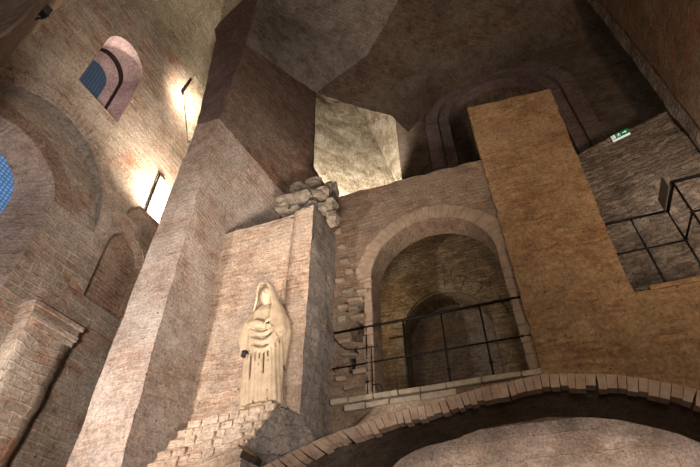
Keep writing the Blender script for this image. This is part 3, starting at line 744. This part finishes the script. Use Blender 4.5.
# veil over the head falling on the viewer's right
mb = MB()
def veil_arc(py, xl, xr, dep, dyc, a0, a1, n=26, th=.0, wav=0):
    a, b = sp(xl, py), sp(xr, py); c = (a+b)/2; hw = (b.x-a.x)/2
    return [Vector((c.x+(hw+wav*math.sin(9*t_))*math.cos(t_), SY+dyc-dep*math.sin(t_)*-1, c.z)) for t_ in [a0+(a1-a0)*k/n for k in range(n+1)]]
rows = [veil_arc(py, xl, xr, dp, dy, a0, a1, wav=w) for py, xl, xr, dp, dy, a0, a1, w in (
  (286, 266, 270.5, .03, -.06, -1.3, math.pi+1.3, 0), (288, 262.5, 273.5, .1, -.06, -1.05, math.pi+1.05, 0), (294, 261, 276, .13, -.06, -.75, math.pi+.75, 0), (303, 259.5, 278.5, .15, -.04, -.8, math.pi+.75, .002),
  (312, 255, 283, .2, 0, -.95, math.pi+.35, .005), (322, 255, 287, .22, 0, -1.2, math.pi*.9, .007), (333, 256, 288.5, .24, 0, -1.25, math.pi*.8, .008), (340, 258, 287.5, .24, 0, -1.2, math.pi*.7, .008), (352, 262, 284, .22, .02, -.7, math.pi*.6, .01), (366, 264, 282, .2, .02, -.55, math.pi*.5, .01))]
mb.grid(rows, 0, 3)
veil = mb.build('veil', M['statue']); keep(veil, st)
sd = veil.modifiers.new('thick', 'SOLIDIFY'); sd.thickness = .028; sd.offset = 0
ss = veil.modifiers.new('round', 'SUBSURF'); ss.levels = ss.render_levels = 1
# hand laid on the mantle: palm, four fingers, thumb
mb = MB(); h0 = sp(265, 327, -.27)
mb.rock(h0, (.055, .035, .05), 3)
for k in range(4):
    p0 = h0+Vector((.02, -.012, .026-.019*k)); Ls = (.07, .08, .075, .058)[k]
    mb.tube([p0, p0+Vector((Ls*.5, -.012, -.008)), p0+Vector((Ls*.85, -.004, -.02)), p0+Vector((Ls, .012, -.028))], lambda t: .0105*(1-.25*t), 8)
mb.tube([h0+Vector((-.005, -.02, .035)), h0+Vector((.02, -.028, .058)), h0+Vector((.045, -.022, .066))], lambda t: .012*(1-.25*t), 8)
keep(mb.build('hand', M['statue'], weld=False), st)
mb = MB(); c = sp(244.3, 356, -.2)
mb.tube([c+Vector((0, 0, .06)), c+Vector((0, -.005, -.008))], .04, 16); keep(mb.build('sleeve_shade', M['dark']), st)  # solid dark stub; its colour stands for shade inside the sleeve

# ---- railings
def rod(parent, name, pts, r, n=8):
    mb = MB(); mb.tube(pts, r, n); return keep(mb.build(name, M['iron']), parent)
def knob(parent, name, p, r):
    mb = MB(); b2 = bmesh.new(); bmesh.ops.create_uvsphere(b2, u_segments=12, v_segments=8, radius=r)
    for f in b2.faces: mb.face([v.co+Vector(p) for v in f.verts], smooth=True)
    b2.free(); return keep(mb.build(name, M['iron']), parent)
YR = YW+.0
rl = empty('railing', (-1.2, YR, ZL), 'black iron railing across the arched opening', 'railing')
zT = at(400, 318, Y=YR).z; zT = at(441.9, 312.4, Y=YR).z; zM = at(447, 352, Y=YR).z
zM = at(333, 369, Y=YR).z
rod(rl, 'top_rail', [(-2.66, YR, zT), (.23, YR, zT)], .021)
rod(rl, 'mid_rail', [(-2.62, YR, zM), (.23, YR, zM)], .013)
for x in (367.8, 408.7, 451.8, 497):
    X = at(x, 390, Y=YR).x
    rod(rl, 'post', [(X, YR, ZL-.01), (X, YR, zT)], .014)
    knob(rl, 'joint', (X, YR, zM), .022); knob(rl, 'joint', (X, YR, ZL+.2), .026)
Xb = at(371, 380, Y=YR+.12).x
rod(rl, 'stay', [(-2.6, YR, zM), (-2.45, YR+.03, zM-.22), (-2.25, YR+.06, ZL+.28), (-2.0, YR+.06, ZL+.26)], .01)
knob(rl, 'joint', (-2.52, YR, zM), .026); knob(rl, 'joint', (.12, YR, zM), .024)
mb = MB(); mb.tube([at(165, 179, X=XL+.03), at(160, 174, X=XL+.03), at(156, 184, X=XL+.03), at(142, 222, X=XL+.03)], .02, 6)
tag(mb.build('cable', M['blackplastic']), 'dark cable running up the brightly lit wall beside the left pier', 'cable')
# cables along the jamb
def cable(pts, lab):
    mb = MB(); mb.tube(smooth_path([at(x, y, Y=YW-.05) for x, y in pts], 8), .008, 6)
    tag(mb.build('cable', M['blackplastic']), lab, 'cable', 'cables beside the arch')
cable([(333,336),(338,343),(347,349),(358,349),(371,347),(378,346)], 'thin dark cable sagging just below the top rail at its left end')
cable([(371.5,346),(372,360),(372.5,380),(373,396)], 'thin dark cable hanging straight down beside the first railing post')
cable([(373,385),(378,384),(382,388),(383,395)], 'short curl of dark cable at the foot of the left jamb')
# right railing
zr, zb = at(605, 224.5, Y=YW).z, 4.99
rr2 = empty('railing', (2.4, YW, zb), 'black iron railing turning a corner in front of the rubble wall', 'railing')
xc = at(667, 210, Y=YW).x; yn = 5.42
zm = at(650, 247.5, Y=YW).z
rod(rr2, 'top_rail', [(1.5, YW, zr), (xc, YW, zr)], .022); rod(rr2, 'top_rail', [(xc, YW, zr), (xc, yn, zr)], .03); rod(rr2, 'top_rail', [(xc, yn, zr), (3.9, yn, zr)], .022)
rod(rr2, 'mid_rail', [(1.5, YW, zm), (xc, YW, zm)], .014); rod(rr2, 'mid_rail', [(xc, YW, zm), (xc, yn, zm)], .014); rod(rr2, 'mid_rail', [(xc, yn, zm), (3.9, yn, zm)], .014)
X1 = at(631, 219, Y=YW).x
for p in ((X1, YW), (xc, YW), (xc, yn), (3.3, yn)):
    rod(rr2, 'post', [(p[0], p[1], zb-.02), (p[0], p[1], zr)], .015); knob(rr2, 'joint', (p[0], p[1], zm), .026)
    knob(rr2, 'joint', (p[0], p[1], zb+.2), .026)
knob(rr2, 'joint', (1.62, YW, zm), .024)
mb = MB(); mb.box((xc-.05, (YW+yn)/2-.02, zr+.06), (.02, .5, .22), None, 0, bev=.004); tag(mb.build('notice_board', M['panel']), 'small grey plate fixed along the corner of the right railing', 'plate')

# ---- exit sign
d_ = at(620, 134.5, Y=1)-EYE; n_ = Vector((-dirx.y, dirx.x, 0)); n_ = n_ if n_.y < 0 else -n_
c = EYE+d_*((E1+n_*.12-EYE).dot(n_)/d_.dot(n_)); ez = Vector((0, 0, 1))
t_ = (c-E1).to_2d().normalized(); rot = math.atan2(-dirx.y, -dirx.x)
es = empty('exit_sign', c, 'green emergency exit sign on top of the rubble wall', 'exit sign'); es.rotation_euler.z = rot
def child(mb, name, mat, parent):
    o = mb.build(name, mat); o.parent = parent; return o
mb = MB(); mb.box((0, .03, 0), (.33, .06, .135), None, 0, bev=.006); child(mb, 'housing', M['white'], es)
mb = MB(); mb.box((.02, -.005, 0), (.34, .01, .13)); child(mb, 'panel', M['green'], es)
mb = MB()   # running figure, door and arrow
for cc, sz, an in (((-.02, -.013, .035), (.02, .006, .02), 0), ((-.025, -.013, .008), (.022, .006, .045), .35), ((-.045, -.013, -.028), (.012, .006, .045), .7), ((-.008, -.013, -.03), (.012, .006, .045), -.5), ((-.005, -.013, .012), (.04, .006, .009), .3), ((-.045, -.013, .012), (.032, .006, .009), -.4),
                   ((.09, -.013, 0), (.08, .006, .016), 0), ((.118, -.013, .012), (.04, .006, .013), .75), ((.118, -.013, -.012), (.04, .006, .013), -.75)):
    mb.box(cc, sz, Matrix.Rotation(an, 3, 'Y'))
mb.box((-.12, -.013, 0), (.05, .006, .1))
child(mb, 'pictogram', M['white'], es)
for o_ in es.children:
    if o_.name != 'housing': o_.scale = (.92, 1, .98)

# ---- floodlight, top left
fp = at(43, 9, X=-4.95)
fl = empty('floodlight', fp, 'small black floodlight fixed to the near pillar at the top left corner', 'floodlight')
mb = MB(); mb.box((0, 0, 0), (.1, .17, .2), None, 0, bev=.012)
for k in range(5): mb.box((-.055, -.06+.03*k, 0), (.03, .008, .16))
child(mb, 'housing', M['blackplastic'], fl)
mb = MB(); mb.box((.052, 0, 0), (.008, .14, .16)); child(mb, 'lens', M['lens'], fl)
mb = MB(); mb.tube([(0, -.1, 0), (-.12, -.1, 0), (-.18, -.06, 0)], .01); mb.tube([(0, .1, 0), (-.12, .1, 0), (-.18, .06, 0)], .01); mb.box((-.19, 0, 0), (.02, .16, .06)); child(mb, 'bracket', M['blackplastic'], fl)

# ================================================================ LIGHTS
def lamp(kind, loc, power, col, aim=None, size=.2, ang=60, blend=.6, name='lamp'):
    l = bpy.data.lights.new(name, kind); l.energy = power; l.color = col
    o = bpy.data.objects.new(name, l); COL.objects.link(o); o.location = loc
    if kind == 'SPOT': l.spot_size = math.radians(ang); l.spot_blend = blend; l.shadow_soft_size = size
    elif kind == 'POINT': l.shadow_soft_size = size
    else: l.size = size
    if aim: o.rotation_euler = (Vector(aim)-Vector(loc)).to_track_quat('-Z', 'Y').to_euler()
    return o
WARM, PALE, ROSE = (1, .8, .56), (1, .9, .76), (1, .92, .87)
lamp('SPOT', (-5.1, .3, 1.8), 1800, ROSE, (-4.1, 5.2, 5.2), .12, 62, .9, 'flood_statue')
lamp('SPOT', (-.5, -1.2, 1.5), 2400, ROSE, (-6, 3.5, 5.0), .4, 76, 1, 'fill_left')  # added fill on the left wall, standing in for unseen floods
lamp('SPOT', (-5.3, -3.2, 4.0), 420, ROSE, (-4.6, .9, 9.2), .3, 30, 1, 'fill_near')  # added to light the front of the near pillar; no such fixture
lamp('SPOT', (.6, -.8, 3.0), 660, (1, .85, .68), (.5, 6, 6.3), .3, 90, 1, 'flood_arch')
lamp('SPOT', (2.0, 0, 1.2), 2300, (1, .8, .62), (4.4, 5, 9.5), .3, 80, 1, 'fill_right')  # added to brighten the dark right wall; no fixture seen
lamp('SPOT', (.8, 2.4, 2.8), 520, (1, .93, .87), (-3.0, 5.5, 5.0), .3, 58, 1, 'fill_lamp')
lamp('SPOT', (XL+.5, 4.95, 7.75), 1100, PALE, (XL+.05, 4.5, 9.6), .1, 150, 1, name='ledge_and_fill_lamp')
lamp('SPOT', (-5.3, 4.3, 11.3), 260, PALE, (-6, 4.7, 11.4), .1, 155, 1, name='ledge_and_fill_lamp')  # extra lamp added high up to brighten the pale patch, off the ledge
lamp('SPOT', at(352, 208, Y=8.0), 4800, (1, .93, .83), at(355, 150, Y=11.0), .1, 62, .5, name='vault_lamp')
lamp('SPOT', (-1.2, 2.4, 2.5), 2500, (1, .88, .78), (-3.8, 5.2, 13), .5, 80, 1, 'fill_vault')  # added upward fill for the vault, not a fitted floodlight
lamp('POINT', (-2.2, 6.8, 6.3), 26, WARM, size=.2, name='gallery_lamp')
lamp('POINT', (2.9, 6.5, 7.4), 38, (1, .93, .85), size=.2, name='walkway_fill')  # added to lift the rubble wall and rail; no fixture there
lamp('POINT', (-6.12, 2.7, 9.5), 3.5, (1, .72, .76), size=.05, name='window_lamp')
for x in (-1.7, -.6, .5, 1.6): lamp('SPOT', (x, 7.0, 2.6), 75, ROSE, (x, 7.7, 3.8), .1, 72, .4, 'lower_lamp')
w = bpy.data.worlds.new('World'); bpy.context.scene.world = w; w.use_nodes = True
w.node_tree.nodes['Background'].inputs[0].default_value = (1, .91, .83, 1); w.node_tree.nodes['Background'].inputs[1].default_value = .1

# ================================================================ CAMERA
cam = bpy.data.cameras.new('camera'); co = bpy.data.objects.new('camera', cam); COL.objects.link(co)
cam.sensor_width = 36; cam.lens = F/700*36; cam.clip_start = .05
co.location = EYE; co.rotation_euler = (math.pi/2+PITCH, 0, YAW)
sc = bpy.context.scene; sc.camera = co
sc.view_settings.view_transform = 'Standard'; sc.view_settings.look = 'None'; sc.view_settings.gamma = 1; sc.view_settings.exposure = 0
